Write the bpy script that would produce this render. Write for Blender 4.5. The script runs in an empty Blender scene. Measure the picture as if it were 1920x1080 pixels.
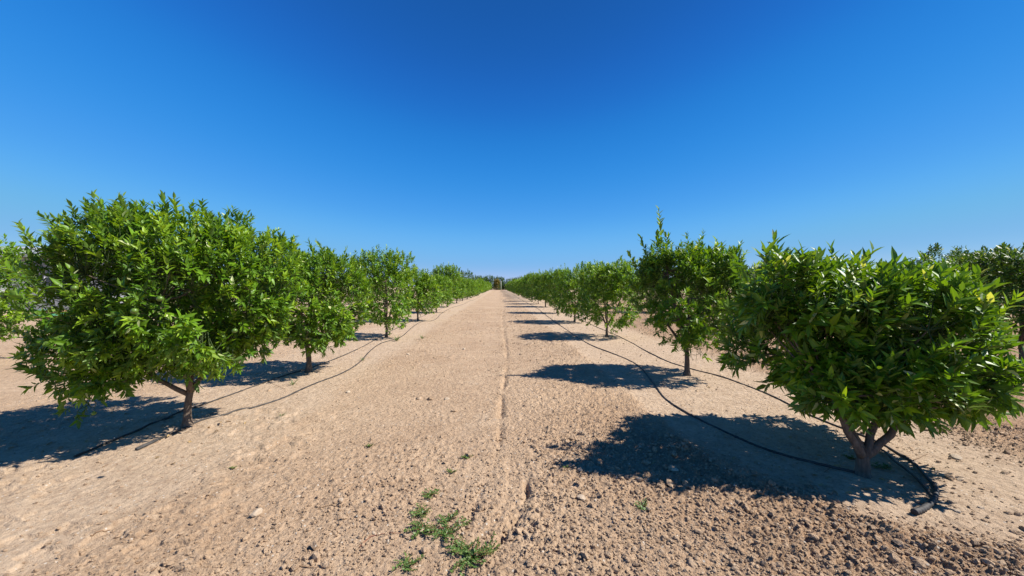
import bpy, math, random
import numpy as np
from mathutils import Matrix, Vector

R = math.radians
random.seed(7)
RNG = np.random.default_rng(7)
sc = bpy.context.scene
col = sc.collection

# ------------------------------------------------------------------ camera
FPX = 700.0                     # focal length in pixels of the 1920 px wide photograph
CAM_H = 1.60
YAW = math.atan(25 / 700)       # the rows run along +Y, the camera looks a little to the right of them
PITCH = math.atan(3 / 700)
cd = bpy.data.cameras.new("camera")
cd.sensor_width = 36.0
cd.lens = 36.0 * FPX / 1920.0
cd.clip_start = 0.05
cd.clip_end = 9000
cam = bpy.data.objects.new("camera", cd)
cam.location = (0, 0, CAM_H)
cam.rotation_euler = (R(90) - PITCH, 0, -YAW)
col.objects.link(cam)
sc.camera = cam

# ------------------------------------------------------------------ light
SUN_EL, SUN_AZ = 47.0, 93.5     # azimuth clockwise from +Y: the sun stands to the right
w = bpy.data.worlds.new("World")
sc.world = w
w.use_nodes = True
nt = w.node_tree
nt.nodes.clear()
sky = nt.nodes.new("ShaderNodeTexSky")
sky.sky_type = 'NISHITA'
sky.sun_disc = False
sky.sun_elevation = R(SUN_EL)
sky.sun_rotation = R(SUN_AZ)
EXPOSURE = 0.72
sky.air_density = 0.7
sky.dust_density = 0.0
sky.ozone_density = 5.0
sky.altitude = 0


def vscale(v, k):
    n = nt.nodes.new("ShaderNodeVectorMath")
    n.operation = 'SCALE'
    n.inputs['Scale'].default_value = k
    nt.links.new(v, n.inputs[0])
    return n.outputs[0]


# one tone curve for the whole sky: the deep, saturated blue of the day
cv = nt.nodes.new("ShaderNodeRGBCurve")
CURVES = (((0, 0), (.05, .009), (.0635, .012), (.0903, .024), (.143, .072), (.216, .150), (.36, .245), (.42, .31), (.70, .62), (1, .95)),
          ((0, 0), (.09, .072), (.1228, .116), (.14, .152), (.1716, .228), (.27, .355), (.378, .460), (.57, .505), (.80, .70), (1, .90)),
          ((0, 0), (.20, .27), (.261, .44), (.30, .57), (.356, .70), (.42, .78), (.53, .86), (.62, .88), (.75, .82), (1, .92)))
for i, pts in enumerate(CURVES):
    c_ = cv.mapping.curves[i]
    c_.points[0].location = pts[0]
    c_.points[1].location = pts[-1]
    for p_ in pts[1:-1]: c_.points.new(*p_)
cv.mapping.update()
# the camera saw a nearly even sky on both sides, so the same sky mirrored about the zenith is mixed in
sky2 = nt.nodes.new("ShaderNodeTexSky")
sky2.sky_type = 'NISHITA'
sky2.sun_disc = False
sky2.sun_elevation = R(SUN_EL)
sky2.sun_rotation = R(SUN_AZ + 180)
sky2.air_density, sky2.dust_density, sky2.ozone_density, sky2.altitude = 0.7, 0.0, 5.0, 0
mx_ = nt.nodes.new("ShaderNodeMix")
mx_.data_type = 'RGBA'
mx_.inputs[0].default_value = 0.45
nt.links.new(sky.outputs[0], mx_.inputs[6])
nt.links.new(sky2.outputs[0], mx_.inputs[7])
nt.links.new(vscale(mx_.outputs[2], 0.1), cv.inputs['Color'])
bg = nt.nodes.new("ShaderNodeBackground")
bg.inputs['Strength'].default_value = 0.1 * 2 ** -EXPOSURE
wo = nt.nodes.new("ShaderNodeOutputWorld")
nt.links.new(vscale(cv.outputs[0], 10.0), bg.inputs['Color'])
nt.links.new(bg.outputs[0], wo.inputs['Surface'])
sl = bpy.data.lights.new("sun", 'SUN')
sl.energy = 5.0
sl.angle = R(0.53)
sl.color = (1.0, 0.95, 0.87)
sun = bpy.data.objects.new("sun", sl)
sd = Vector((math.sin(R(SUN_AZ)) * math.cos(R(SUN_EL)), math.cos(R(SUN_AZ)) * math.cos(R(SUN_EL)), math.sin(R(SUN_EL))))
sun.rotation_euler = sd.to_track_quat('Z', 'Y').to_euler()
sun.location = sd * 60
col.objects.link(sun)
sc.view_settings.view_transform = 'Standard'
sc.view_settings.look = 'None'
sc.view_settings.gamma = 1.0
sc.view_settings.exposure = EXPOSURE
sc.view_settings.use_curve_mapping = False
sc.cycles.max_bounces = 6
sc.cycles.transparent_max_bounces = 8


# ------------------------------------------------------------------ helpers
def cam_ray(px, py):
    u, v = (px - 960) / FPX, (540 - py) / FPX
    fz = math.cos(PITCH) + v * math.sin(PITCH)
    uz = -math.sin(PITCH) + v * math.cos(PITCH)
    cy, sy = math.cos(YAW), math.sin(YAW)
    return (u * cy + fz * sy, -u * sy + fz * cy, uz)


def at(px, py, z=0.0):
    """the point of the horizontal plane z that the photograph shows at a pixel"""
    d = cam_ray(px, py)
    t = (z - CAM_H) / d[2]
    return (d[0] * t, d[1] * t)


def deep(px, py, y):
    """the point at distance y (along the rows) that the photograph shows at a pixel"""
    d = cam_ray(px, py)
    t = y / d[1]
    return (d[0] * t, y, CAM_H + d[2] * t)


def tag(o, label=None, cat=None, group=None, kind=None):
    if label: o['label'] = label
    if cat: o['category'] = cat
    if group: o['group'] = group
    if kind: o['kind'] = kind
    return o


def empty(name, loc, rz=0.0, s=1.0):
    o = bpy.data.objects.new(name, None)
    o.empty_display_size = 0.2
    o.location = loc
    o.rotation_euler = (0, 0, rz)
    o.scale = (s, s, s)
    col.objects.link(o)
    return o


def add(name, me, parent=None, mat=None):
    o = bpy.data.objects.new(name, me)
    col.objects.link(o)
    if parent is not None: o.parent = parent
    if mat is not None and not me.materials: me.materials.append(mat)
    return o


def mesh_of(name, V, F, smooth=True, data=None, mat=None):
    """V (n,3); F a list of index arrays (m,k); data (n,3) becomes the attribute 'look'"""
    me = bpy.data.meshes.new(name)
    V = np.asarray(V, dtype=np.float32)
    me.vertices.add(len(V))
    me.vertices.foreach_set("co", V.ravel())
    loops = np.concatenate([np.asarray(f, dtype=np.int32).ravel() for f in F])
    tot = np.concatenate([np.full(len(f), np.asarray(f).shape[1], dtype=np.int32) for f in F])
    start = np.concatenate([[0], np.cumsum(tot)[:-1]]).astype(np.int32)
    me.loops.add(len(loops))
    me.loops.foreach_set("vertex_index", loops)
    me.polygons.add(len(tot))
    me.polygons.foreach_set("loop_start", start)
    me.polygons.foreach_set("loop_total", tot)
    me.polygons.foreach_set("use_smooth", np.full(len(tot), smooth, dtype=bool))
    if data is not None:
        a = me.attributes.new("look", 'FLOAT_VECTOR', 'POINT')
        a.data.foreach_set("vector", np.asarray(data, dtype=np.float32).ravel())
    me.update(calc_edges=True)
    if mat is not None: me.materials.append(mat)
    return me


class Geo:
    """collects pieces into one mesh"""
    def __init__(s):
        s.V, s.F3, s.F4, s.n = [], [], [], 0

    def add(s, V, tris=None, quads=None):
        V = np.asarray(V, dtype=np.float64)
        if tris is not None and len(tris): s.F3.append(np.asarray(tris) + s.n)
        if quads is not None and len(quads): s.F4.append(np.asarray(quads) + s.n)
        s.V.append(V)
        s.n += len(V)

    def tube(s, P, rad, seg=8, caps=True, bump=0.0):
        P = np.asarray(P, dtype=np.float64)
        n = len(P)
        rad = np.broadcast_to(np.asarray(rad, dtype=np.float64), (n,))
        T = np.gradient(P, axis=0)
        T /= np.linalg.norm(T, axis=1)[:, None] + 1e-12
        ref = np.array([0.0, 0, 1]) if abs(T[0][2]) < 0.9 else np.array([1.0, 0, 0])
        a = np.cross(T[0], ref); a /= np.linalg.norm(a)
        A = [a]
        for i in range(1, n):
            a = A[-1] - T[i] * np.dot(A[-1], T[i])
            a /= np.linalg.norm(a) + 1e-12
            A.append(a)
        A = np.array(A); B = np.cross(T, A)
        th = np.linspace(0, 2 * np.pi, seg, endpoint=False)
        rr = rad[:, None] * (1 + bump * RNG.uniform(-1, 1, (n, seg)))
        V = P[:, None, :] + rr[..., None] * (np.cos(th)[None, :, None] * A[:, None, :] + np.sin(th)[None, :, None] * B[:, None, :])
        V = V.reshape(-1, 3)
        i, j = np.meshgrid(np.arange(n - 1), np.arange(seg), indexing='ij')
        j2 = (j + 1) % seg
        Q = np.stack([i * seg + j, i * seg + j2, (i + 1) * seg + j2, (i + 1) * seg + j], -1).reshape(-1, 4)
        T3 = []
        if caps:
            V = np.vstack([V, P[0], P[-1]])
            k = n * seg
            for q in range(seg):
                T3.append((k, (q + 1) % seg, q))
                T3.append((k + 1, (n - 1) * seg + q, (n - 1) * seg + (q + 1) % seg))
        s.add(V, T3 if caps else None, Q)

    def box(s, x0, x1, y0, y1, z0, z1):
        V = [(x, y, z) for z in (z0, z1) for y in (y0, y1) for x in (x0, x1)]
        s.add(V, None, [(0, 2, 3, 1), (4, 5, 7, 6), (0, 1, 5, 4), (2, 6, 7, 3), (0, 4, 6, 2), (1, 3, 7, 5)])

    def mesh(s, name, smooth=True, mat=None, data=None):
        F = []
        if s.F3: F.append(np.vstack(s.F3))
        if s.F4: F.append(np.vstack(s.F4))
        return mesh_of(name, np.vstack(s.V), F, smooth, data, mat)


# numpy noise
def _h(ix, iy, seed):
    h = (ix.astype(np.int64) * 374761393 + iy.astype(np.int64) * 668265263 + seed * 1442695041) & 0xFFFFFFFF
    h = ((h ^ (h >> 13)) * 1274126177) & 0xFFFFFFFF
    h = (h ^ (h >> 16)) & 0xFFFFFF
    return h / float(0xFFFFFF)


def vnoise(x, y, seed=0):
    x0, y0 = np.floor(x), np.floor(y)
    fx, fy = x - x0, y - y0
    fx = fx * fx * (3 - 2 * fx); fy = fy * fy * (3 - 2 * fy)
    a, b = _h(x0, y0, seed), _h(x0 + 1, y0, seed)
    c, d = _h(x0, y0 + 1, seed), _h(x0 + 1, y0 + 1, seed)
    return (a * (1 - fx) + b * fx) * (1 - fy) + (c * (1 - fx) + d * fx) * fy


def fbm(x, y, oct=4, seed=0):
    s, a, t = 0, 1.0, 0
    for i in range(oct):
        s = s + a * vnoise(x * 2 ** i + 13.7 * i, y * 2 ** i - 7.1 * i, seed + i)
        t += a
        a *= 0.5
    return s / t


def clods(x, y, seed=0):
    """bumps of random size and height, 0..1"""
    x0, y0 = np.floor(x), np.floor(y)
    best = np.zeros_like(x)
    for dx in (-1, 0, 1):
        for dy in (-1, 0, 1):
            cx, cy = x0 + dx, y0 + dy
            px, py = cx + _h(cx, cy, seed), cy + _h(cx, cy, seed + 1)
            r = 0.35 + 0.6 * _h(cx, cy, seed + 2)
            hh = _h(cx, cy, seed + 3) ** 1.5
            ang = 6.28 * _h(cx, cy, seed + 4)
            ux, uy = (x - px), (y - py)
            p = ux * np.cos(ang) + uy * np.sin(ang); q = -ux * np.sin(ang) + uy * np.cos(ang)
            d2 = (p * p + (q * 1.5) ** 2) / (r * r)
            best = np.maximum(best, hh * r * np.sqrt(np.clip(1 - d2, 0, 1)))
    return best


def poly_dist(x, y, pts):
    d = np.full_like(x, 1e9)
    for (ax, ay), (bx, by) in zip(pts[:-1], pts[1:]):
        vx, vy = bx - ax, by - ay
        t = np.clip(((x - ax) * vx + (y - ay) * vy) / (vx * vx + vy * vy), 0, 1)
        d = np.minimum(d, np.hypot(x - ax - t * vx, y - ay - t * vy))
    return d


def sstep(a, b, v):
    t = np.clip((v - a) / (b - a), 0, 1)
    return t * t * (3 - 2 * t)


FURROW = [at(x, y) for x, y in ((944, 556), (944, 580), (943, 610), (949, 650), (951, 690), (942, 735), (938, 790), (936, 840), (924, 878), (905, 915), (893, 945), (880, 975))]
ARC1 = [at(x, y) for x, y in ((969, 870), (974, 905), (970, 940), (958, 970), (940, 1000), (920, 1022))]
ARC2 = [at(x, y) for x, y in ((985, 900), (989, 925), (980, 955), (965, 980), (948, 1000), (938, 1015))]
RIDGE = [at(x, y) for x, y in ((1290, 850), (1400, 898), (1480, 925), (1560, 965), (1640, 1000), (1740, 1025), (1920, 1058), (2200, 1085))]


def zones(x, y):
    """strip = pale smooth soil under a row; rough = crumbly worked soil"""
    wob = 0.35 * (fbm(x * 0.8, y * 0.8, 3, 31) - 0.5) + 0.12 * (vnoise(x * 5, y * 5, 77) - 0.5)
    xr = np.interp(y, [1.2, 2.2, 2.6, 3.05, 3.6, 5.0], [5.2, 2.95, 2.35, 2.05, 1.95, 1.95])
    a = sstep(-0.10, 0.10, x + wob - xr) * (1 - sstep(-0.25, 0.25, x + wob - (4.75 + 0.02 * y)))
    b = sstep(-0.25, 0.25, -2.45 - x + wob) * (1 - sstep(-0.4, 0.4, -x + wob - 5.0))
    strip = np.clip(a + b, 0, 1)
    rough = 0.85 + 0.25 * sstep(-0.6, 0.5, x)
    rough = rough * (1 - 0.93 * strip)
    left = sstep(-0.4, -2.3, x) * (1 - sstep(5.0, 8.0, y))
    rough = rough * (1 - 0.55 * left)
    rough = np.where(x < -5, 0.2, rough)
    rough = np.where((x > 4.5) & (y > 0), rough * 1.25, rough)
    # the flattened wheel track left of the furrow line
    trk = np.exp(-((x + 0.35 + 0.05 * np.sin(y)) / 0.30) ** 2)
    rough = rough * (1 - 0.45 * trk)
    return strip, rough


def H(x, y):
    x = np.asarray(x, dtype=np.float64); y = np.asarray(y, dtype=np.float64)
    d = np.hypot(x, y)
    strip, rough = zones(x, y)
    z = 0.05 * (fbm(x / 2.6, y / 2.6, 3, 5) - 0.5) + 0.016 * (fbm(x * 2.2, y * 2.2, 3, 9) - 0.5)
    patch = 0.35 + 1.1 * sstep(0.38, 0.66, fbm(x * 0.9, y * 0.9, 3, 15))
    near = 1 - sstep(9, 22, d)
    z = z + rough * patch * near * ((0.010 + 0.005 * (x > 0.6)) * clods(x / 0.085, y / 0.085, 41) + 0.017 * clods(x / 0.042, y / 0.042, 51) + 0.018 * clods(x / 0.022, y / 0.022, 61))
    z = z + near * (0.25 + rough) * 0.010 * (fbm(x * 14, y * 14, 3, 71) - 0.5)
    z = z + near * strip * 0.006 * clods(x / 0.05, y / 0.05, 81)
    # dry-crust flakes on the left foreground
    fl = sstep(0.45, 0.6, fbm(x * 1.3 + 4, y * 1.3, 2, 19)) * sstep(-1.2, -2.0, x) * (y < 5)
    z = z + fl * 0.020 * sstep(0.45, 0.5, fbm(x * 6, y * 9, 3, 23))
    n = vnoise(x * 9, y * 9, 91)
    f = poly_dist(x, y, FURROW)
    wd = 0.034 + 0.0018 * y
    gate = sstep(0.25, 0.6, vnoise(x * 4 + 2, y * 2.5, 93))
    z = z - (0.036 * gate ** 2 + 0.004) * np.exp(-(f / (wd * (0.30 + 0.8 * n))) ** 2) + 0.014 * gate * np.exp(-((f - 0.07) / 0.05) ** 2) * clods(x / 0.05, y / 0.05, 95)
    z = z - 0.016 * np.exp(-(poly_dist(x, y, ARC1) / 0.016) ** 2)
    z = z - 0.014 * np.exp(-((poly_dist(x, y, ARC1) + .0 - .055) / 0.05) ** 4)
    z = z - 0.05 * np.exp(-(poly_dist(x, y, ARC2) / 0.020) ** 2) * sstep(.25, .7, n)
    rd = poly_dist(x, y, RIDGE)
    z = z + np.exp(-(rd / 0.13) ** 2) * (0.022 + 0.040 * clods(x / 0.13, y / 0.13, 101) + 0.022 * clods(x / 0.05, y / 0.05, 111))
    # a shallow rise of loose soil along the right edge of the path
    z = z + 0.014 * np.exp(-((x - 1.85) / 0.22) ** 2) * (y > 3) * near
    return z


def h1(x, y):
    return float(H(np.array([x]), np.array([y]))[0])


# ------------------------------------------------------------------ materials
def new_mat(name):
    m = bpy.data.materials.new(name)
    m.use_nodes = True
    t = m.node_tree
    b = t.nodes["Principled BSDF"]
    return m, t, b


def N(t, typ, **kw):
    n = t.nodes.new(typ)
    for k, v in kw.items(): setattr(n, k, v)
    return n


def mixc(t, fac, a, b, blend='MIX'):
    m = N(t, "ShaderNodeMix", data_type='RGBA', blend_type=blend)
    for sock, v in ((0, fac), (6, a), (7, b)):
        if isinstance(v, (int, float)): m.inputs[sock].default_value = v
        elif isinstance(v, tuple): m.inputs[sock].default_value = (*v, 1)
        else: t.links.new(v, m.inputs[sock])
    return m.outputs[2]


def noise(t, vec, scale, detail=4, rough=0.55):
    n = N(t, "ShaderNodeTexNoise")
    n.inputs['Scale'].default_value = scale
    n.inputs['Detail'].default_value = detail
    n.inputs['Roughness'].default_value = rough
    if vec is not None: t.links.new(vec, n.inputs['Vector'])
    return n.outputs[0]


def maprange(t, v, a, b, c=0.0, d=1.0):
    m = N(t, "ShaderNodeMapRange")
    t.links.new(v, m.inputs[0])
    for i, q in zip((1, 2, 3, 4), (a, b, c, d)): m.inputs[i].default_value = q
    return m.outputs[0]


def soil_mat(ground=True):
    m, t, b = new_mat("soil" if ground else "clod_soil")
    L = t.links.new
    g = N(t, "ShaderNodeNewGeometry")
    pos = g.outputs['Position']
    if ground:
        at_ = N(t, "ShaderNodeAttribute", attribute_name="look")
        sp = N(t, "ShaderNodeSeparateXYZ"); L(at_.outputs['Vector'], sp.inputs[0])
        strip, rough, red = sp.outputs
    big = noise(t, pos, 0.55, 4)
    med = noise(t, pos, 4.5, 5, 0.6)
    fine = noise(t, pos, 46, 5, 0.68)
    c = mixc(t, maprange(t, big, 0.35, 0.65), (0.425, 0.292, 0.186), (0.505, 0.362, 0.238))
    damp = noise(t, pos, 1.9, 5, 0.62)
    c = mixc(t, maprange(t, damp, 0.52, 0.68, 0, 0.26), c, (0.30, 0.195, 0.122))
    c = mixc(t, maprange(t, damp, 0.44, 0.32, 0, 0.35), c, (0.50, 0.385, 0.275))
    if ground:
        c = mixc(t, strip, c, (0.50, 0.372, 0.258))
        c = mixc(t, red, c, (0.315, 0.192, 0.112))
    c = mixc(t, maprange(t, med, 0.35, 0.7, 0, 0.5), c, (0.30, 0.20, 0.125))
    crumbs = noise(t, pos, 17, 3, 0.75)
    c = mixc(t, maprange(t, crumbs, 0.50, 0.34, 0, 0.40), c, (0.20, 0.125, 0.075))  # dark flecks: soil colour that also paints in the tiny shadows between crumbs
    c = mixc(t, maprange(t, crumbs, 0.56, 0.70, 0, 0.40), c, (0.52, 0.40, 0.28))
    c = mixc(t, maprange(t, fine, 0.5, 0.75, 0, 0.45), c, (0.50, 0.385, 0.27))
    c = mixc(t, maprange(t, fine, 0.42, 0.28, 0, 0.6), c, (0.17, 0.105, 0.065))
    # pale grit
    v = N(t, "ShaderNodeTexVoronoi"); v.inputs['Scale'].default_value = 38
    L(pos, v.inputs['Vector'])
    sc_ = N(t, "ShaderNodeSeparateColor"); L(v.outputs['Color'], sc_.inputs[0])
    gt = N(t, "ShaderNodeMath", operation='MULTIPLY')
    L(maprange(t, sc_.outputs[0], 0.90, 0.93), gt.inputs[0]); L(maprange(t, v.outputs['Distance'], 0.30, 0.18), gt.inputs[1])
    c = mixc(t, gt.outputs[0], c, (0.56, 0.50, 0.42))
    L(c, b.inputs['Base Color'])
    b.inputs['Roughness'].default_value = 0.95
    b.inputs['Specular IOR Level'].default_value = 0.15
    # relief: crumbs and fine grain
    v2 = N(t, "ShaderNodeTexVoronoi"); v2.inputs['Scale'].default_value = 30
    wp = N(t, "ShaderNodeVectorMath", operation='ADD')
    nz = N(t, "ShaderNodeTexNoise"); nz.inputs['Scale'].default_value = 20; L(pos, nz.inputs['Vector'])
    ms = N(t, "ShaderNodeVectorMath", operation='SCALE'); L(nz.outputs['Color'], ms.inputs[0]); ms.inputs['Scale'].default_value = 0.05
    L(pos, wp.inputs[0]); L(ms.outputs[0], wp.inputs[1]); L(wp.outputs[0], v2.inputs['Vector'])
    n3 = noise(t, pos, 130, 4, 0.7)
    n4 = noise(t, pos, 14, 5, 0.6)
    s1 = N(t, "ShaderNodeMath", operation='MULTIPLY_ADD')
    L(v2.outputs['Distance'], s1.inputs[0]); s1.inputs[1].default_value = -0.014; s1.inputs[2].default_value = 0.014
    if ground:
        mm = N(t, "ShaderNodeMath", operation='MULTIPLY'); L(s1.outputs[0], mm.inputs[0]); L(maprange(t, rough, 0, 1, 0.15, 1.3), mm.inputs[1])
        crumb = mm.outputs[0]
    else: crumb = s1.outputs[0]
    s2 = N(t, "ShaderNodeMath", operation='MULTIPLY_ADD'); L(n3, s2.inputs[0]); s2.inputs[1].default_value = 0.013; L(crumb, s2.inputs[2])
    s3 = N(t, "ShaderNodeMath", operation='MULTIPLY_ADD'); L(n4, s3.inputs[0]); s3.inputs[1].default_value = 0.045; L(s2.outputs[0], s3.inputs[2])
    bp = N(t, "ShaderNodeBump"); bp.inputs['Strength'].default_value = 0.9; bp.inputs['Distance'].default_value = 1.0
    L(s3.outputs[0], bp.inputs['Height'])
    L(bp.outputs[0], b.inputs['Normal'])
    return m


def leaf_mat(name, dark, mid, light, pale=(0.52, 0.56, 0.28), trans=0.24):
    m, t, b = new_mat(name)
    L = t.links.new
    a = N(t, "ShaderNodeAttribute", attribute_name="look")
    sp = N(t, "ShaderNodeSeparateXYZ"); L(a.outputs['Vector'], sp.inputs[0])
    tint, edge, young = sp.outputs
    c = mixc(t, tint, dark, mid)
    c = mixc(t, young, c, light)
    c = mixc(t, maprange(t, tint, 0.965, 0.975), c, pale)
    c = mixc(t, maprange(t, edge, 0.16, 0.0, 0, 0.5), c, (0.20, 0.30, 0.06))
    g = N(t, "ShaderNodeNewGeometry")
    under = mixc(t, 0.55, c, (0.16, 0.235, 0.075))
    c2 = mixc(t, g.outputs['Backfacing'], c, under)
    L(c2, b.inputs['Base Color'])
    b.inputs['Roughness'].default_value = 0.44
    b.inputs['Specular IOR Level'].default_value = 0.32
    tr = N(t, "ShaderNodeBsdfTranslucent")
    tc = mixc(t, 1.0, c, (1.0, 1.0, 0.35), 'MULTIPLY')
    br = N(t, "ShaderNodeMix", data_type='RGBA', blend_type='MULTIPLY'); br.inputs[0].default_value = 1
    L(tc, br.inputs[6]); br.inputs[7].default_value = (2.2, 2.0, 1.0, 1)
    L(br.outputs[2], tr.inputs['Color'])
    mx = N(t, "ShaderNodeMixShader"); mx.inputs[0].default_value = trans
    L(b.outputs[0], mx.inputs[1]); L(tr.outputs[0], mx.inputs[2])
    L(mx.outputs[0], t.nodes['Material Output'].inputs['Surface'])
    return m


def plain(name, colr, rough=0.8, var=0.25, scale=12, bump=0.0, spec=0.3):
    m, t, b = new_mat(name)
    tc = N(t, "ShaderNodeTexCoord")
    n = noise(t, tc.outputs['Object'], scale, 5, 0.6)
    d = tuple(v * (1 - var) for v in colr); u = tuple(min(1, v * (1 + var)) for v in colr)
    t.links.new(mixc(t, maprange(t, n, 0.3, 0.7), d, u), b.inputs['Base Color'])
    b.inputs['Roughness'].default_value = rough
    b.inputs['Specular IOR Level'].default_value = spec
    if bump:
        bp = N(t, "ShaderNodeBump"); bp.inputs['Distance'].default_value = bump
        t.links.new(noise(t, tc.outputs['Object'], scale * 3, 5, 0.65), bp.inputs['Height'])
        t.links.new(bp.outputs[0], b.inputs['Normal'])
    return m


def bark_mat():
    m, t, b = new_mat("bark")
    tc = N(t, "ShaderNodeTexCoord")
    mp = N(t, "ShaderNodeMapping"); mp.inputs['Scale'].default_value = (40, 40, 7)
    t.links.new(tc.outputs['Object'], mp.inputs[0])
    n = noise(t, mp.outputs[0], 1.0, 5, 0.65)
    n2 = noise(t, tc.outputs['Object'], 14, 4)
    c = mixc(t, maprange(t, n, 0.3, 0.7), (0.070, 0.050, 0.036), (0.175, 0.130, 0.095))
    c = mixc(t, maprange(t, n2, 0.55, 0.75, 0, 0.6), c, (0.21, 0.185, 0.15))
    t.links.new(c, b.inputs['Base Color'])
    b.inputs['Roughness'].default_value = 0.9
    bp = N(t, "ShaderNodeBump"); bp.inputs['Distance'].default_value = 0.014
    t.links.new(n, bp.inputs['Height']); t.links.new(bp.outputs[0], b.inputs['Normal'])
    return m


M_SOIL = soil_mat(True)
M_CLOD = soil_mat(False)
M_LEAF = leaf_mat("citrus_leaf", (0.024, 0.082, 0.005), (0.135, 0.280, 0.010), (0.275, 0.410, 0.022))
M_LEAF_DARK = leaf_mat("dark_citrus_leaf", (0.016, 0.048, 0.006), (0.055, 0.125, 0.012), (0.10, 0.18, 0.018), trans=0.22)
M_YELLOW = leaf_mat("yellowing_leaf", (0.05, 0.06, 0.015), (0.26, 0.19, 0.03), (0.34, 0.25, 0.04))
M_WEED = leaf_mat("weed_leaf", (0.035, 0.080, 0.018), (0.08, 0.15, 0.03), (0.13, 0.20, 0.04), trans=0.2)
M_BARK = bark_mat()
M_TWIG = plain("green_twig", (0.055, 0.085, 0.025), 0.7)
M_HOSE = plain("dusty_black_plastic", (0.048, 0.042, 0.037), 0.6, 0.75, 9, 0.001, 0.35)
M_SLEEVE = plain("dusty_corrugated_sleeve", (0.055, 0.052, 0.050), 0.7, 0.5, 30)
M_FRUIT = plain("green_fruit", (0.085, 0.15, 0.016), 0.4, 0.3, 20, 0.0008, 0.5)
M_STONE = plain("pale_stone", (0.46, 0.36, 0.26), 0.9, 0.18, 18, 0.003)
M_DRY = plain("dry_stem", (0.24, 0.145, 0.08), 0.9, 0.4, 25)
M_REDSTEM = plain("reddish_stem", (0.23, 0.085, 0.05), 0.7, 0.3, 25)
M_DEAD = plain("dead_leaf", (0.36, 0.24, 0.11), 0.8, 0.4, 20)


# ------------------------------------------------------------------ ground: one sheet out to the horizon
def build_ground():
    ncol = 860
    s = np.linspace(-1.62, 1.62, ncol)
    ys = [0.75]
    while ys[-1] < 4500:
        y = ys[-1]
        dy = max(0.006, y * y / (364 * CAM_H * 1.45))
        dy = min(dy, y * 0.045)
        if y < 1.25: dy = 0.02
        ys.append(y + dy)
    Y = np.array(ys)
    nr = len(Y)
    c, sn = math.cos(YAW), math.sin(YAW)
    S, YY = np.meshgrid(s, Y)
    Xc, Yc = S * YY, YY
    X1, Y1 = Xc * c + Yc * sn, -Xc * sn + Yc * c
    # the rest of the circle, coarse
    na = 28
    th = np.linspace(math.atan(1.62), 2 * math.pi - math.atan(1.62), na + 2)[1:-1]   # clockwise from the view axis
    rr = Y * math.sqrt(1 + 1.62 ** 2)
    TH, RR = np.meshgrid(th, rr)
    Xa, Ya = RR * np.sin(TH), RR * np.cos(TH)
    X2, Y2 = Xa * c + Ya * sn, -Xa * sn + Ya * c
    X = np.hstack([X1, X2]); Yw = np.hstack([Y1, Y2])
    m = ncol + na
    fx, fy = X.ravel(), Yw.ravel()
    Z = H(fx, fy)
    far = sstep(40, 200, np.hypot(fx, fy))
    Z = Z * (1 - far)
    st, ro = zones(fx, fy)
    red = sstep(4.6, 5.6, fx + 0.4 * (fbm(fx, fy, 2, 3) - 0.5)) * (1 - sstep(30, 60, fy)) * 0.95
    red = red + 0.55 * np.exp(-(poly_dist(fx, fy, RIDGE) / 0.25) ** 2)
    red = red + 0.55 * sstep(0.2, 1.6, fx) * (1 - st) * (fx < 4) * (1 - sstep(3.6, 6, fy))
    V = np.stack([fx, fy, Z], -1)
    i, j = np.meshgrid(np.arange(nr - 1), np.arange(m), indexing='ij')
    j2 = (j + 1) % m
    Q = np.stack([i * m + j, i * m + j2, (i + 1) * m + j2, (i + 1) * m + j], -1).reshape(-1, 4)
    V = np.vstack([V, [[0, 0, h1(0, 0)]]])
    k = len(V) - 1
    jj = np.arange(m)
    T = np.stack([np.full(m, k), (jj + 1) % m, jj], -1)
    data = np.stack([np.append(st, 0), np.append(ro, 0.5), np.append(np.clip(red, 0, 1), 0)], -1)
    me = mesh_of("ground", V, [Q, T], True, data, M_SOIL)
    o = add("ground", me)
    tag(o, "dry sandy brown orchard soil, crumbly between the rows and pale under the trees", None, None, "structure")


build_ground()

ICO_V = []
_p = (1 + 5 ** .5) / 2
for a_, b_ in ((-1, _p), (1, _p), (-1, -_p), (1, -_p)):
    ICO_V += [(a_, b_, 0)]
ICO_V = np.array([(-1, _p, 0), (1, _p, 0), (-1, -_p, 0), (1, -_p, 0), (0, -1, _p), (0, 1, _p), (0, -1, -_p), (0, 1, -_p), (_p, 0, -1), (_p, 0, 1), (-_p, 0, -1), (-_p, 0, 1)], dtype=float)
ICO_V /= np.linalg.norm(ICO_V[0])
ICO_F = np.array([(0, 11, 5), (0, 5, 1), (0, 1, 7), (0, 7, 10), (0, 10, 11), (1, 5, 9), (5, 11, 4), (11, 10, 2), (10, 7, 6), (7, 1, 8), (3, 9, 4), (3, 4, 2), (3, 2, 6), (3, 6, 8), (3, 8, 9), (4, 9, 5), (2, 4, 11), (6, 2, 10), (8, 6, 7), (9, 8, 1)])


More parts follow.
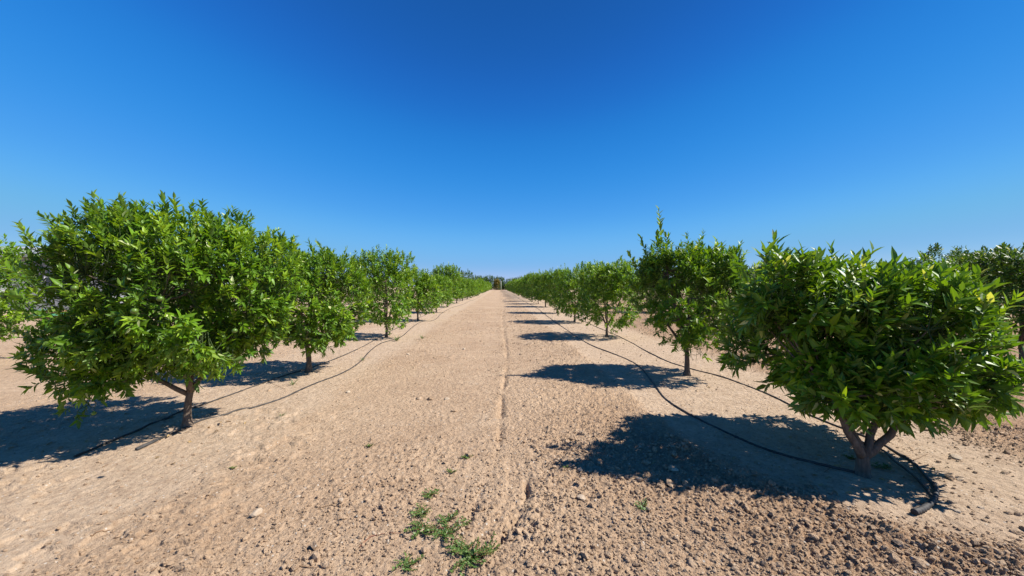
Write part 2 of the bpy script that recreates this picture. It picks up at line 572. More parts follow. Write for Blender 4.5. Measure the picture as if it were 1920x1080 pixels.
def scatter_clods():
    """loose crumbs of soil lying on the worked ground, far too many to count"""
    octa_v = np.array([(1, 0, 0), (0, 1, 0), (-1, 0, 0), (0, -1, 0), (0, 0, 1)], dtype=float)
    octa_f = np.array([(0, 1, 4), (1, 2, 4), (2, 3, 4), (3, 0, 4)])
    VV, FF, base = [], [], 0
    for n, y0, y1, BV, BF in ((80000, 1.35, 4.0, ICO_V, ICO_F), (130000, 3.4, 26.0, octa_v, octa_f)):
        if y0 < 2: y = 1.35 / (1 - RNG.random(n) * (1 - 1.35 / y1))
        else: y = (y0 ** -.5 + RNG.random(n) * (y1 ** -.5 - y0 ** -.5)) ** -2.0
        half = np.where(y > 4, np.minimum(1.4 * y, 7.0), 1.5 * y)
        x = RNG.uniform(-1, 1, n) * half
        st, ro = zones(x, y)
        rd = np.exp(-(poly_dist(x, y, RIDGE) / 0.22) ** 2)
        fur = np.exp(-(poly_dist(x, y, FURROW) / 0.12) ** 2)
        patch = sstep(0.3, 0.65, fbm(x * 1.1, y * 1.1, 3, 15))
        p = np.clip(ro * (0.18 + 0.65 * patch) + 0.05 + 0.9 * rd + 0.3 * fur, 0, 1)
        keep = RNG.random(n) < p * 0.72
        x, y, rd = x[keep], y[keep], rd[keep]
        n = len(x)
        r = 0.0024 + 0.011 * RNG.random(n) ** 5.0 + 0.0019 * y * RNG.random(n) ** 3 + 0.0006 * y
        big = RNG.random(n) < 0.03 + 0.10 * rd
        r = np.minimum(np.where(big, r * 2.0, r), .045)
        z = H(x, y)
        A = RNG.uniform(0, 6.28, n)
        jit = 1 + RNG.uniform(-0.32, 0.32, (n, len(BV)))
        V = BV[None] * jit[..., None] * np.stack([r * RNG.uniform(.8, 1.4, n), r * RNG.uniform(.7, 1.1, n), r * RNG.uniform(.5, .85, n)], -1)[:, None, :]
        ca, sa = np.cos(A)[:, None], np.sin(A)[:, None]
        lift = .35 if len(BV) == 12 else -.05
        V = np.stack([V[..., 0] * ca - V[..., 1] * sa + x[:, None], V[..., 0] * sa + V[..., 1] * ca + y[:, None], V[..., 2] + (z + r * lift)[:, None]], -1)
        F = BF[None] + (np.arange(n) * len(BV))[:, None, None] + base
        VV.append(V.reshape(-1, 3)); FF.append(F.reshape(-1, 3)); base += n * len(BV)
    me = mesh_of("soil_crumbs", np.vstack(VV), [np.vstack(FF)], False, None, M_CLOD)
    o = add("soil_crumbs", me)
    tag(o, "loose crumbs and small clods of dry brown soil scattered over the worked ground", "soil crumbs", None, "stuff")


scatter_clods()


# ------------------------------------------------------------------ leaves
def norm(v):
    return v / (np.linalg.norm(v, axis=-1, keepdims=True) + 1e-9)


T0 = dict(t=[0, .26, .26, .26, .62, .62, .62, 1], x=[0, -1, 0, 1, -.78, 0, .78, 0], e=[0, 1, 0, 1, 1, 0, 1, 0.4],
          tri=[(0, 2, 1), (0, 3, 2), (4, 5, 7), (5, 6, 7)], quad=[(1, 2, 5, 4), (2, 3, 6, 5)])
T1 = dict(t=[0, .42, .42, .42, 1], x=[0, -1, 0, 1, 0], e=[0, 1, 0, 1, .4], tri=[(0, 2, 1), (0, 3, 2), (1, 2, 4), (2, 3, 4)], quad=[])
T2 = dict(t=[0, .42, .42, 1], x=[0, -1, 1, 0], e=[.5, .7, .7, .5], tri=[], quad=[(0, 2, 3, 1)])


def leaf_geo(P, D, Nn, Ln, Wd, curl, fold, tint, young, T):
    S = norm(np.cross(D, Nn)); Nn = np.cross(S, D)
    t = np.array(T['t']); x = np.array(T['x']); e = np.array(T['e'])
    yy = Ln[:, None] * t * (1 - 0.12 * np.abs(curl[:, None]) * t)
    xx = Wd[:, None] * 0.5 * x
    zz = -curl[:, None] * Ln[:, None] * t ** 2 + fold[:, None] * np.abs(xx)
    V = P[:, None] + D[:, None] * yy[..., None] + S[:, None] * xx[..., None] + Nn[:, None] * zz[..., None]
    n, k = len(P), len(t)
    off = (np.arange(n) * k)[:, None, None]
    F = []
    if T['tri']: F.append((np.array(T['tri'])[None] + off).reshape(-1, 3))
    if T['quad']: F.append((np.array(T['quad'])[None] + off).reshape(-1, 4))
    data = np.stack([np.repeat(tint, k), np.tile(e, n), np.repeat(young, k)], -1)
    return V.reshape(-1, 3), F, data


def unit_leaf(name, curl, fold, tint, young, mat=None):
    one = lambda v: np.array([v], dtype=float)
    V, F, d = leaf_geo(np.zeros((1, 3)), np.array([[0, 1., 0]]), np.array([[0, 0, 1.]]), one(1), one(1), one(curl), one(fold), one(tint), one(young), T0)
    return mesh_of(name, V, F, True, d, mat or M_LEAF)


def bezier(a, b, c, n):
    t = np.linspace(0, 1, n)[:, None]
    return (1 - t) ** 2 * a + 2 * t * (1 - t) * b + t ** 2 * c


def gen_tree(seed, fork=(0, 0, .5), lobes=(), tips=(), trunk_r=0.05, leaf_len=0.10, leaf_w=0.27, lod=0, per=9,
             droop=0.3, tall=(), shoot_len=(.10, .22), young_p=0.25, bend=0.05, nbranch=None, hole=0.405, pale_p=0.010):
    """returns dict with trunk, limbs, twigs and leaf arrays; everything relative to the tree's base
    lobes: (centre, radii, shoots)"""
    rng = np.random.default_rng(seed)
    fork = np.array(fork, dtype=float)
    out = {}
    mid = fork * 0.5 + np.array([rng.uniform(-bend, bend), rng.uniform(-bend, bend), 0])
    tp = bezier(np.array([0, 0, -0.06]), mid, fork, 9)
    rad = trunk_r * (1 - 0.28 * np.linspace(0, 1, 9)); rad[0] *= 2.0; rad[1] *= 1.42; rad[2] *= 1.10
    g = Geo(); g.tube(tp, rad, 10 if lod == 0 else 6, True, 0.07 if lod == 0 else 0)
    out['trunk'] = g
    # main limbs
    limbs = []
    for tip in tips:
        tip = np.array(tip, dtype=float)
        m = fork + (tip - fork) * 0.5 + np.array([0, 0, -0.10]) * np.linalg.norm((tip - fork)[:2]) + rng.uniform(-.07, .07, 3)
        start = fork - (fork - tp[-2]) * rng.uniform(0.3, 1.2)
        P = bezier(start, m, tip, 9)
        P[1:-1] += rng.uniform(-.015, .015, (7, 3))
        limbs.append(P)
    out['limbs'] = []
    for P in limbs:
        g = Geo(); g.tube(P, trunk_r * np.linspace(.66, .20, len(P)), 8 if lod == 0 else 5, True, 0.06 if lod == 0 else 0)
        out['limbs'].append(g)
    nodes = np.vstack([P[3:] for P in limbs])
    # shoots
    B, D, Ls, C = [], [], [], []
    zmin_all = min(l[0][2] - l[1][2] for l in lobes)
    for ctr, rad3, ns in lobes:
        ctr = np.array(ctr, dtype=float); rad3 = np.array(rad3, dtype=float)
        u = norm(rng.normal(size=(ns, 3)))
        # boxier than an ellipsoid
        u = np.sign(u) * np.abs(u) ** 0.82
        rough_ = fbm(u[:, 0] * 2.1 + seed, u[:, 1] * 2.1 + u[:, 2] * 1.7, 3, seed)
        f = np.where(rng.random(ns) < 0.74, rng.uniform(.80, 1.0, ns), rng.uniform(.30, .85, ns)) * (0.66 + 0.70 * rough_)
        p = u * rad3 * f[:, None]
        keep = vnoise(p[:, 0] * 4.2 + 9, p[:, 1] * 4.2 + p[:, 2] * 5.1, seed + 5) > hole
        p = p[keep]; uu = norm(p / rad3 ** 2); ff = f[keep]
        low = np.clip(-(p[:, 2] / rad3[2]), 0, 1)
        d = uu * 0.70 + np.array([0, 0, 1.0]) * (1.05 - (1.05 + droop) * low[:, None] ** 0.7) + rng.normal(scale=.32, size=p.shape)
        B.append(p + ctr); D.append(norm(d)); C.append(ff)
        Ls.append(rng.uniform(*shoot_len, len(p)) * (0.75 + 0.5 * np.clip(uu[:, 2], 0, 1)) * np.where((rng.random(len(p)) < .07) & (uu[:, 2] > .0), 1.6, 1))
    B, D, Ls, C = np.vstack(B), np.vstack(D), np.concatenate(Ls), np.concatenate(C)
    cnt = (per * (.45 + .55 * Ls / Ls.mean())).astype(int) + rng.integers(-1, 3, len(B))
    cnt = np.maximum(cnt, 4)
    if tall:
        B = np.vstack([B] + [np.array([t[0]]) for t in tall]); D = np.vstack([D] + [norm(np.array([t[1]], dtype=float)) for t in tall])
        Ls = np.append(Ls, [t[2] for t in tall]); cnt = np.append(cnt, [t[3] for t in tall]); C = np.append(C, [1.0] * len(tall))
    ns = len(B)
    # branches: cluster points joined to the nearest limb point
    nb = nbranch or (75 if lod == 0 else 20)
    pick = rng.choice(ns, min(nb, ns), replace=False)
    tw = Geo()
    bn = [nodes]
    for k in pick:
        q = B[k] * 0.82 + nodes.mean(0) * 0.18
        dd = np.linalg.norm(nodes - q, axis=1) + 0.5 * np.clip(nodes[:, 2] - q[2], 0, 9)
        a = nodes[dd.argmin()]
        m = (a + q) / 2 + np.array([0, 0, -0.06]) + rng.uniform(-.05, .05, 3)
        P = bezier(a, m, q, 6)
        tw.tube(P, trunk_r * np.linspace(.24, .09, 6), 5 if lod == 0 else 4, False)
        bn.append(P[2:])
    nodes2 = np.vstack(bn)
    tg = Geo()
    for k in range(ns):
        tip = B[k] + D[k] * Ls[k]
        if lod == 0 or k >= ns - len(tall):
            dd = np.linalg.norm(nodes2 - B[k], axis=1)
            a = nodes2[dd.argmin()] if dd.min() < .30 else B[k] - D[k] * .16
            P = np.array([a, (a + B[k]) / 2 + [0, 0, -.02], B[k], (B[k] + tip) / 2 + [0, 0, -.004], tip])
            tg.tube(P, [.0042, .0036, .003, .0022, .0012], 3, False)
    out['branches'] = tw
    out['twigs'] = tg if tg.n else None
    # leaves
    tot = int(cnt.sum())
    sid = np.repeat(np.arange(ns), cnt)
    k = np.concatenate([np.arange(c) for c in cnt])
    fr = (k + rng.uniform(.2, .9, tot)) / cnt[sid]
    base = B[sid] + D[sid] * (Ls[sid] * fr)[:, None]
    ref = np.where(np.abs(D[:, 2:3]) < .9, np.array([[0, 0, 1.]]), np.array([[1., 0, 0]]))
    a1 = norm(np.cross(D, ref)); a2 = np.cross(D, a1)
    ph = k * 2.39996 + rng.uniform(0, 6.28, ns)[sid] + rng.normal(scale=.3, size=tot)
    side = a1[sid] * np.cos(ph)[:, None] + a2[sid] * np.sin(ph)[:, None]
    ang = np.radians(60 - 36 * fr ** 1.2 + rng.normal(scale=11, size=tot))
    LD = D[sid] * np.cos(ang)[:, None] + side * np.sin(ang)[:, None]
    LD[:, 2] -= 0.14 * (1 - fr) * rng.random(tot)
    LD = norm(LD)
    NN = norm(D[sid] * 0.9 - side * 0.25 + np.array([0, 0, .55]) + rng.normal(scale=.22, size=(tot, 3)))
    Ln = leaf_len * (0.60 + 0.68 * rng.random(tot)) * np.where(fr > .85, .72, 1.0) * (0.85 + .3 * rng.random(ns) + .50 * (np.arange(ns) >= ns - len(tall)))[sid]
    Wd = Ln * leaf_w * rng.uniform(.82, 1.2, tot)
    if lod == 0: pass
    curl = rng.uniform(-.02, .26, tot)
    fold = rng.uniform(.15, .6, tot)
    st = rng.random(ns) * .5
    tint = np.clip(st[sid] + rng.random(tot) * .5, 0, 1)
    tint = np.where(tint > .955, .955, tint)
    tint = np.where(rng.random(tot) < pale_p, 1.0, tint)
    yflag = (rng.random(ns) < young_p)
    young = np.where(yflag[sid], .35 + .65 * fr, .22 * fr ** 2) * rng.uniform(.5, 1, tot)
    out['leaf'] = (base + side * .002, LD, NN, Ln, Wd, curl, fold, tint, young)
    return out


def limb_name(i): return "limb"


def make_tree(name, T, loc, mat=M_LEAF, lod=0, single=0, rz=0.0, s=1.0):
    root = empty(name, loc, rz, s)
    add("trunk", T['trunk'].mesh("trunk", True, M_BARK), root)
    for g in T['limbs']:
        add("limb", g.mesh("limb", True, M_BARK), root)
    b = add("branches", T['branches'].mesh("branches", True, M_BARK), root); b['kind'] = 'stuff'
    if T['twigs'] is not None:
        t = add("twigs", T['twigs'].mesh("twigs", True, M_TWIG), root); t['kind'] = 'stuff'
    L = T['leaf']
    n = len(L[0])
    mask = np.ones(n, bool)
    if single:
        P = L[0] + np.array(loc)
        toward = np.array([0, 0, CAM_H]) - P
        dist = np.linalg.norm(toward, axis=1)
        # the leaves that show largest: long, near, and broad side or flank on to the viewer
        view = norm(toward)
        seen = L[3] / dist * (0.35 + np.abs((L[2] * view).sum(1))) * np.linalg.norm(np.cross(L[1], view), axis=1)
        ctr = L[0].mean(0)
        front = ((L[0] - ctr) * view).sum(1)
        seen = seen * (front > np.quantile(front, .86))
        idx = np.argsort(-seen)[:single]
        mask[idx] = False
        for i in idx:
            S = np.cross(L[1][i], L[2][i]); S /= np.linalg.norm(S)
            NN = np.cross(S, L[1][i])
            v = UNIT[int(L[7][i] * 2.99) + 3 * (L[8][i] > .35)] if L[7][i] < .96 else UNIT[6]
            M = Matrix(((S[0] * L[4][i], L[1][i][0] * L[3][i], NN[0] * L[3][i], L[0][i][0]),
                        (S[1] * L[4][i], L[1][i][1] * L[3][i], NN[1] * L[3][i], L[0][i][1]),
                        (S[2] * L[4][i], L[1][i][2] * L[3][i], NN[2] * L[3][i], L[0][i][2]), (0, 0, 0, 1)))
            o = add("leaf", v, root)
            o.matrix_local = M
    V, F, d = leaf_geo(*[a[mask] for a in L], (T0, T1, T2)[lod])
    c = add("crown", mesh_of("crown", V, F, True, d, mat), root)
    c['kind'] = 'stuff'
    return root


def copy_tree(o, parent=None):
    c = o.copy()
    col.objects.link(c)
    c.parent = parent
    for ch in o.children: copy_tree(ch, c)
    return c


UNIT = [unit_leaf("leaf", c, f * .25, t, y) for c, f, t, y in
        ((.08, .5, .15, .05), (.16, .7, .45, .1), (.22, .5, .8, .1), (.1, .6, .3, .5), (.15, .8, .6, .7), (.05, .5, .8, .85), (.3, .9, 1.0, .3))]
GL, GR = "citrus trees of the row left of the path", "citrus trees of the row right of the path"


def base_of(px, py):
    x, y = at(px, py)
    return (x, y, h1(x, y))


# left row, nearest tree
bL1 = base_of(352, 800)
T = gen_tree(11, fork=(.02, .02, .40), trunk_r=.043, leaf_len=.086, leaf_w=.335, per=12,
             tips=[(-.75, -.15, 1.05), (.55, .25, 1.5), (-.35, .55, 1.55), (.15, -.5, 1.45), (-.05, .1, 1.9)],
             lobes=[((.04, .0, 1.54), (.95, .98, .78), 2900), ((-.15, -.15, .86), (.55, .50, .20), 150), ((.45, .15, .90), (.40, .42, .22), 150), ((-.62, -.05, 1.94), (.44, .44, .36), 280), ((.32, .1, 1.86), (.70, .62, .34), 330),
                    ((-.62, -.36, .82), (.42, .40, .30), 330), ((-.70, .10, 1.45), (.42, .46, .52), 280), ((.22, -.12, .68), (.16, .16, .17), 26), ((-.72, -.38, .42), (.16, .14, .12), 10)],
             young_p=.3, droop=.35)
t1 = make_tree("citrus_tree", T, bL1, single=300)
tag(t1, "largest and nearest citrus tree left of the path, wide crown with a low drooping branch", "citrus tree", GL)
# right row, nearest tree
bR1 = base_of(1618, 892)
T = gen_tree(23, fork=(.0, .0, .17), trunk_r=.055, leaf_len=.118, leaf_w=.305, per=12, bend=.02,
             tips=[(-.34, .0, .78), (-.10, .22, .85), (.36, .18, .80), (.50, .0, .72), (.2, .6, .9)],
             lobes=[((.38, .50, 1.06), (.90, .88, .54), 1850), ((-.60, .25, 1.50), (.26, .28, .28), 80), ((.45, .4, 1.36), (.55, .5, .26), 130), ((.10, .14, .70), (.60, .46, .17), 280), ((.75, .35, .74), (.42, .45, .20), 190), ((-.16, .2, 1.36), (.45, .42, .26), 110)],
             tall=[((-.70, .15, 1.60), (-.15, 0, 1), .32, 14), ((-.52, .2, 1.56), (.05, .1, 1), .34, 14), ((.2, .0, 1.54), (.2, -.1, 1), .28, 11), ((.12, -.1, 1.52), (-.3, -.2, 1), .24, 10), ((.5, .1, 1.50), (.3, 0, 1), .26, 10)],
             young_p=.16, pale_p=.028, droop=.15, shoot_len=(.12, .25))
tR1 = make_tree("citrus_tree", T, bR1, single=300)
tag(tR1, "nearest citrus tree right of the path, low broad crown on a low forked trunk", "citrus tree", GR)
# right row, second tree with the tall shoot
bR2 = base_of(1288, 703)
T = gen_tree(37, fork=(.0, .02, .55), trunk_r=.048, leaf_len=.100, leaf_w=.32, per=12,
             tips=[(-.5, .0, 1.2), (.5, .2, 1.3), (.05, .5, 1.5), (-.2, -.45, 1.4), (-.3, -.1, 1.9), (-.5, -.12, 2.3)],
             lobes=[((.05, .0, 1.42), (.88, .84, .74), 1750), ((-.50, -.1, 1.96), (.26, .26, .30), 90), ((.42, .1, 1.86), (.42, .42, .26), 140), ((.12, -.12, .42), (.12, .12, .10), 9)],
             tall=[((-.60, -.15, 2.22), (-.02, .1, 1), .34, 16), ((-.50, -.12, 2.18), (-.10, 0, 1), .80, 34), ((-.44, -.1, 2.1), (.12, 0, 1), .40, 16), ((-.78, -.1, 2.1), (-.3, 0, 1), .40, 13), ((-.98, -.1, 1.9), (-.4, 0, 1), .32, 10), ((.5, 0, 2.15), (.1, 0, 1), .3, 11)],
             young_p=.2)
tR2 = make_tree("citrus_tree", T, bR2, single=160)
tag(tR2, "second citrus tree of the right row, with one tall leafy shoot above its crown", "citrus tree", GR)
# left row, second
bL2 = base_of(578, 697)
T = gen_tree(41, fork=(-.04, .0, .55), trunk_r=.052, leaf_len=.090, leaf_w=.335, per=12,
             tips=[(-.6, .0, 1.2), (.5, .2, 1.2), (.05, .5, 1.5), (.1, -.45, 1.4), (.1, .0, 1.8)],
             lobes=[((.02, .0, 1.35), (.93, .88, .76), 1850), ((.0, -.05, .76), (.62, .56, .22), 170), ((-.32, .05, 1.80), (.45, .45, .32), 150), ((.33, .0, 1.86), (.38, .36, .30), 140), ((.2, -.1, .52), (.11, .11, .10), 9)],
             young_p=.3)
tL2 = make_tree("citrus_tree", T, bL2, single=160)
tag(tL2, "second citrus tree of the left row, rounded crown with a pale sucker on its trunk", "citrus tree", GL)

# middle-distance kinds, each a little different
def kind(seed, top, rx, **kw):
    rng = random.Random(seed)
    f = rng.uniform(.38, .6)
    zc = (top + .42) / 2
    lobes = [((rng.uniform(-.1, .1), 0, zc), (rx, rx * .95, (top - .44) / 2), kw.get('n', 1120))]
    for _ in range(3):
        a = rng.uniform(0, 6.28)
        lobes.append(((math.cos(a) * rx * .5, math.sin(a) * rx * .5, rng.uniform(zc, top - .3)), (rx * .5, rx * .5, .34), kw.get('n', 1120) // 9))
    lobes.append(((.12, -.12, f * .7), (.14, .14, .14), 9))
    tips = [(math.cos(a) * rx * .5, math.sin(a) * rx * .5, zc + rng.uniform(-.2, .3)) for a in (.4, 1.8, 3.3, 4.7)] + [(0, 0, zc + .5)]
    tall = [((math.cos(a) * rx * .5, math.sin(a) * rx * .5, top - .22), (rng.uniform(-.2, .2), 0, 1), rng.uniform(.25, .5), 12) for a in (rng.uniform(0, 6), rng.uniform(0, 6))]
    return gen_tree(seed, fork=(rng.uniform(-.05, .05), 0, f), trunk_r=.046, leaf_len=kw.get('leaf', .104), leaf_w=.40, lod=kw.get('lod', 1), per=kw.get('per', 10),
                    tips=tips, lobes=lobes, tall=tall, young_p=.35, shoot_len=(.11, .24), hole=kw.get('hole', .32))


MID = [kind(101, 2.6, .90), kind(102, 2.35, 1.0), kind(103, 2.5, .97), kind(104, 2.25, .92), kind(105, 2.45, .88), kind(106, 2.35, .97)]
FAR = [kind(s_, tp_, rx_, n=430, per=6, leaf=.20, lod=2, hole=.3) for s_, tp_, rx_ in ((201, 2.4, 1.0), (202, 2.65, .95), (203, 2.3, 1.05))]
PROTO = {}


def place_tree(K, key, x, y, rz, s, label, group, mat=M_LEAF):
    z = h1(x, y) if math.hypot(x, y) < 40 else 0.0
    if (key, mat.name) not in PROTO:
        o = make_tree("citrus_tree", K, (x, y, z), mat, 1 if key[0] == 'm' else 2)
        PROTO[(key, mat.name)] = o
    else:
        o = copy_tree(PROTO[(key, mat.name)])
    o.location = (x, y, z - .01); o.rotation_euler = (0, 0, rz); o.scale = (s, s, s)
    return tag(o, label, "citrus tree", group)


ORD = "third fourth fifth sixth seventh eighth ninth tenth eleventh twelfth thirteenth fourteenth".split()
LOOKL = ["open crown on a bare forked trunk", "low crown reaching down over its trunk", "short dense crown", "taller than its neighbours", "round crown",
         "small upright crown", "broad crown", "crown touching both neighbours", "distant round crown", "distant low crown", "distant narrow crown", "distant full crown"]
LOOKR = ["dark crown above three spread limbs", "crown hanging low round a short stem", "round crown on a straight thin trunk", "flat-topped crown", "round crown",
         "narrow crown", "broad crown", "crown merged with its neighbours", "distant round crown", "distant low crown", "distant narrow crown", "distant full crown"]
leftb = [(724, 632, 0, 1.0), (784, 601, 3, 1.02), (818, 586, 1, .95), (839, 576, 0, 1.18), (856, 568.5, 2, .98), (867, 564, 3, 1.05)]
rightb = [(1138, 632, 1, .98), (1077, 604, 2, .95), (1044, 587, 0, .95), (1023, 575.5, 3, 1.1), (1009, 570, 1, 1.0)]
yl = yr = 0
cntL = cntR = 0
for i, (px, py, k, s_) in enumerate(leftb):
    x, y = at(px, py); yl = y
    place_tree(MID[k], f"m{k}", x, y, i * 1.9 + .3, s_, f"{ORD[i]} tree back along the left row, {LOOKL[i]}", GL)
    cntL += 1
for i, (px, py, k, s_) in enumerate(rightb):
    x, y = at(px, py); yr = y
    place_tree(MID[k], f"m{k}", x, y, i * 2.3 + 1.1, s_, f"{ORD[i]} tree back along the right row, {LOOKR[i]}", GR)
    cntR += 1
rr = random.Random(5)
END = 150
for side, y0, cnt, looks, word, grp in ((-1, yl, cntL, LOOKL, "left", GL), (1, yr, cntR, LOOKR, "right", GR)):
    y = y0 + 5.0; i = cnt
    while y < END:
        k = rr.randrange(3)
        x = side * (3.85 if side < 0 else 3.55) + rr.uniform(-.12, .12)
        lab = f"{ORD[i]} tree back along the {word} citrus row, {looks[i]}" if i < 12 else f"one of the small far citrus trees that close up the end of the {word} row"
        if y < 48: k = rr.randrange(6); o = place_tree(MID[k], f"m{k}", x, y, rr.uniform(0, 6.28), rr.uniform(.92, 1.1), lab, grp)
        else: o = place_tree(FAR[k], f"f{k}", x, y, rr.uniform(0, 6.28), rr.uniform(.9, 1.08), lab, grp)
        sc_ = o.scale[0]; o.scale = (sc_ * rr.uniform(.86, 1.06), sc_ * rr.uniform(.9, 1.08), sc_ * rr.uniform(.86, 1.16))
        o.rotation_euler.x = rr.uniform(-.05, .05)
        y += 5.0 + rr.uniform(-.25, .25); i += 1

# next rows out
G2 = "citrus trees of the rows beyond the right row"
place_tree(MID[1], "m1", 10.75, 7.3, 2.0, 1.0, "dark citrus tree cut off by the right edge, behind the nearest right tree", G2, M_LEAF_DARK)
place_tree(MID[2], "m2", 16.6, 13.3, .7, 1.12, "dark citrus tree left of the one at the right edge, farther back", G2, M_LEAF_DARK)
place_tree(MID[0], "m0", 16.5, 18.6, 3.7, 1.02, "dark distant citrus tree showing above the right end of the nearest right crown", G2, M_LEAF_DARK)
row2 = [(9.9, 12.3), (10.0, 17.4), (10.0, 22.5), (10.1, 27.5), (10.1, 32.6), (10.1, 37.6), (10.1, 42.7)]
for i, (x, y) in enumerate(row2):
    lab = ["bright citrus tree in the second row, showing above the nearest right tree",
           "citrus tree of the second right row, in the gap between the nearest right trees",
           "citrus tree of the second right row, left of the nearest right tree",
           "citrus tree of the second right row, behind the second right tree", "citrus tree of the second right row, behind the third right tree",
           "citrus tree of the second right row, behind the fourth right tree", "farthest citrus tree of the second right row, behind the right row"][i]
    place_tree(MID[i % 4], f"m{i % 4}", x, y, i * 1.3, 1.0 + .04 * (i % 3), lab, G2)
for i, (x, y) in enumerate([(16.6, 24), (16.6, 29.2), (23.1, 20.5), (23.2, 27), (23.0, 16.9), (30.0, 22.4), (30.1, 27.3), (30.0, 33), (23.1, 33.5), (37, 29), (37, 36), (20.5, 15.4), (24.5, 19.0)]):
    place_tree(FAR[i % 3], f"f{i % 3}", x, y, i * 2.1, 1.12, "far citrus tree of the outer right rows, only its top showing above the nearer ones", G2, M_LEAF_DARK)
G3 = "citrus trees of the row beyond the left row"
place_tree(MID[2], "m2", -11.0, 8.0, .9, 1.0, "citrus tree at the left edge, thin trunk and spread limbs behind the nearest left tree", G3)
for i, (x, y) in enumerate([(-10.9, 13.2), (-10.8, 18.3), (-10.8, 23.4), (-10.8, 28.5), (-10.8, 33.6)]):
    lab = ["citrus tree of the second left row, behind the middle of the nearest left tree", "citrus tree of the second left row, seen under the nearest left crown",
           "citrus tree of the second left row, behind the gap between the first two left trees",
           "citrus tree of the second left row, behind the second left trunk", "farthest citrus tree of the second left row, behind the third left trunk"][i]
    place_tree(MID[(i + 1) % 4], f"m{(i + 1) % 4}", x, y, i * 1.7, 1.0, lab, G3)

# fruit on the nearest left tree
def fruit_mesh(r):
    g = Geo()
    n, s_ = 12, 9
    V = [(0, 0, r * .92)]
    for i in range(1, s_):
        a = math.pi * i / s_
        for j in range(n):
            b = 2 * math.pi * j / n
            V.append((r * math.sin(a) * math.cos(b), r * math.sin(a) * math.sin(b), r * .92 * math.cos(a)))
    V.append((0, 0, -r * .9))
    T3 = [(0, 1 + j, 1 + (j + 1) % n) for j in range(n)]
    Q = [(1 + i * n + j, 1 + (i + 1) * n + j, 1 + (i + 1) * n + (j + 1) % n, 1 + i * n + (j + 1) % n) for i in range(s_ - 2) for j in range(n)]
    e = len(V) - 1; k = 1 + (s_ - 2) * n
    T3 += [(e, k + (j + 1) % n, k + j) for j in range(n)]
    g.add(V, T3, Q)
    g.tube([(0, 0, r * .85), (.002, 0, r * 1.15), (.006, 0, r * 1.5)], [.0028, .002, .002], 5)
    return g.mesh("fruit", True, M_FRUIT)


FR = fruit_mesh(.025)
for px, py, y in ((176, 775, 3.70), (62, 479, 4.0), (252, 583, 3.15), (30, 622, 3.85), (7, 556, 3.9), (140, 540, 3.3), (300, 560, 3.1), (440, 620, 3.2)):
    p = deep(px, py, y)
    o = add("fruit", FR, t1)
    o.location = (p[0] - bL1[0], p[1] - bL1[1], p[2] - bL1[2])
    o.scale = [random.Random(px).uniform(.8, 1.1)] * 3
for px, py, y in ((545, 632, 6.3), (600, 580, 6.2)):
    p = deep(px, py, y)
    o = add("fruit", FR, tL2)
    o.location = (p[0] - bL2[0], p[1] - bL2[1], p[2] - bL2[2])
# the twig that carries the hanging fruit
g = Geo()
p = np.array(deep(176, 775, 3.70)) - np.array(bL1)
g.tube([(-.8, -.3, .62), (-.74, -.42, .56), p + [.02, 0, .10], p + [.004, 0, .042]], [.005, .004, .003, .002], 5)
add("fruit_twig", g.mesh("fruit_twig", True, M_TWIG), t1)


# ------------------------------------------------------------------ drip hoses
def smooth_path(pts, n):
    P = np.array(pts, dtype=float)
    m = len(P)
    out = []
    ext = np.vstack([2 * P[0] - P[1], P, 2 * P[-1] - P[-2]])
    per = max(2, n // (m - 1))
    for i in range(m - 1):
        p0, p1, p2, p3 = ext[i:i + 4]
        for t in np.linspace(0, 1, per, endpoint=False):
            out.append(0.5 * ((2 * p1) + (-p0 + p2) * t + (2 * p0 - 5 * p1 + 4 * p2 - p3) * t * t + (-p0 + 3 * p1 - 3 * p2 + p3) * t ** 3))
    out.append(P[-1])
    return np.array(out)


def hose(name, pix, r, label, cat="drip hose", extra=(), lift=None, group="black drip hoses beside the trees"):
    pts = [at(*p) for p in pix] + list(extra)
    P2 = smooth_path(pts, 26 * len(pts))
    z = H(P2[:, 0], P2[:, 1])
    z = np.convolve(np.pad(z, 4, mode='edge'), np.ones(9) / 9, 'valid')
    z = np.maximum(z, H(P2[:, 0], P2[:, 1]) - r * .6)
    P = np.column_stack([P2, z + r * (.15 + .8 * vnoise(P2[:, 0] * 1.7 + 3, P2[:, 1] * 1.7, 7))])
    if lift is not None: P[:, 2] += lift(np.linspace(0, 1, len(P)))
    root = empty(name, tuple(P[0]))
    g = Geo(); g.tube(P - P[0], r, 10)
    add("tube", g.mesh("tube", True, M_HOSE), root)
    seg = np.concatenate([[0], np.cumsum(np.linalg.norm(np.diff(P, axis=0), axis=1))])
    for k in range(1, 9):
        d_ = .35 + k * .62
        if d_ > seg[-1] - .2: break
        q = [np.array([np.interp(d_ + e_, seg, P[:, c]) for c in range(3)]) - P[0] for e_ in (-.022, -.014, .014, .022)]
        e = Geo(); e.tube(q, [r * 1.05, r * 1.35, r * 1.35, r * 1.05], 8)
        add("emitter", e.mesh("emitter", True, M_HOSE), root)
    tag(root, label, cat, group)
    return root, P


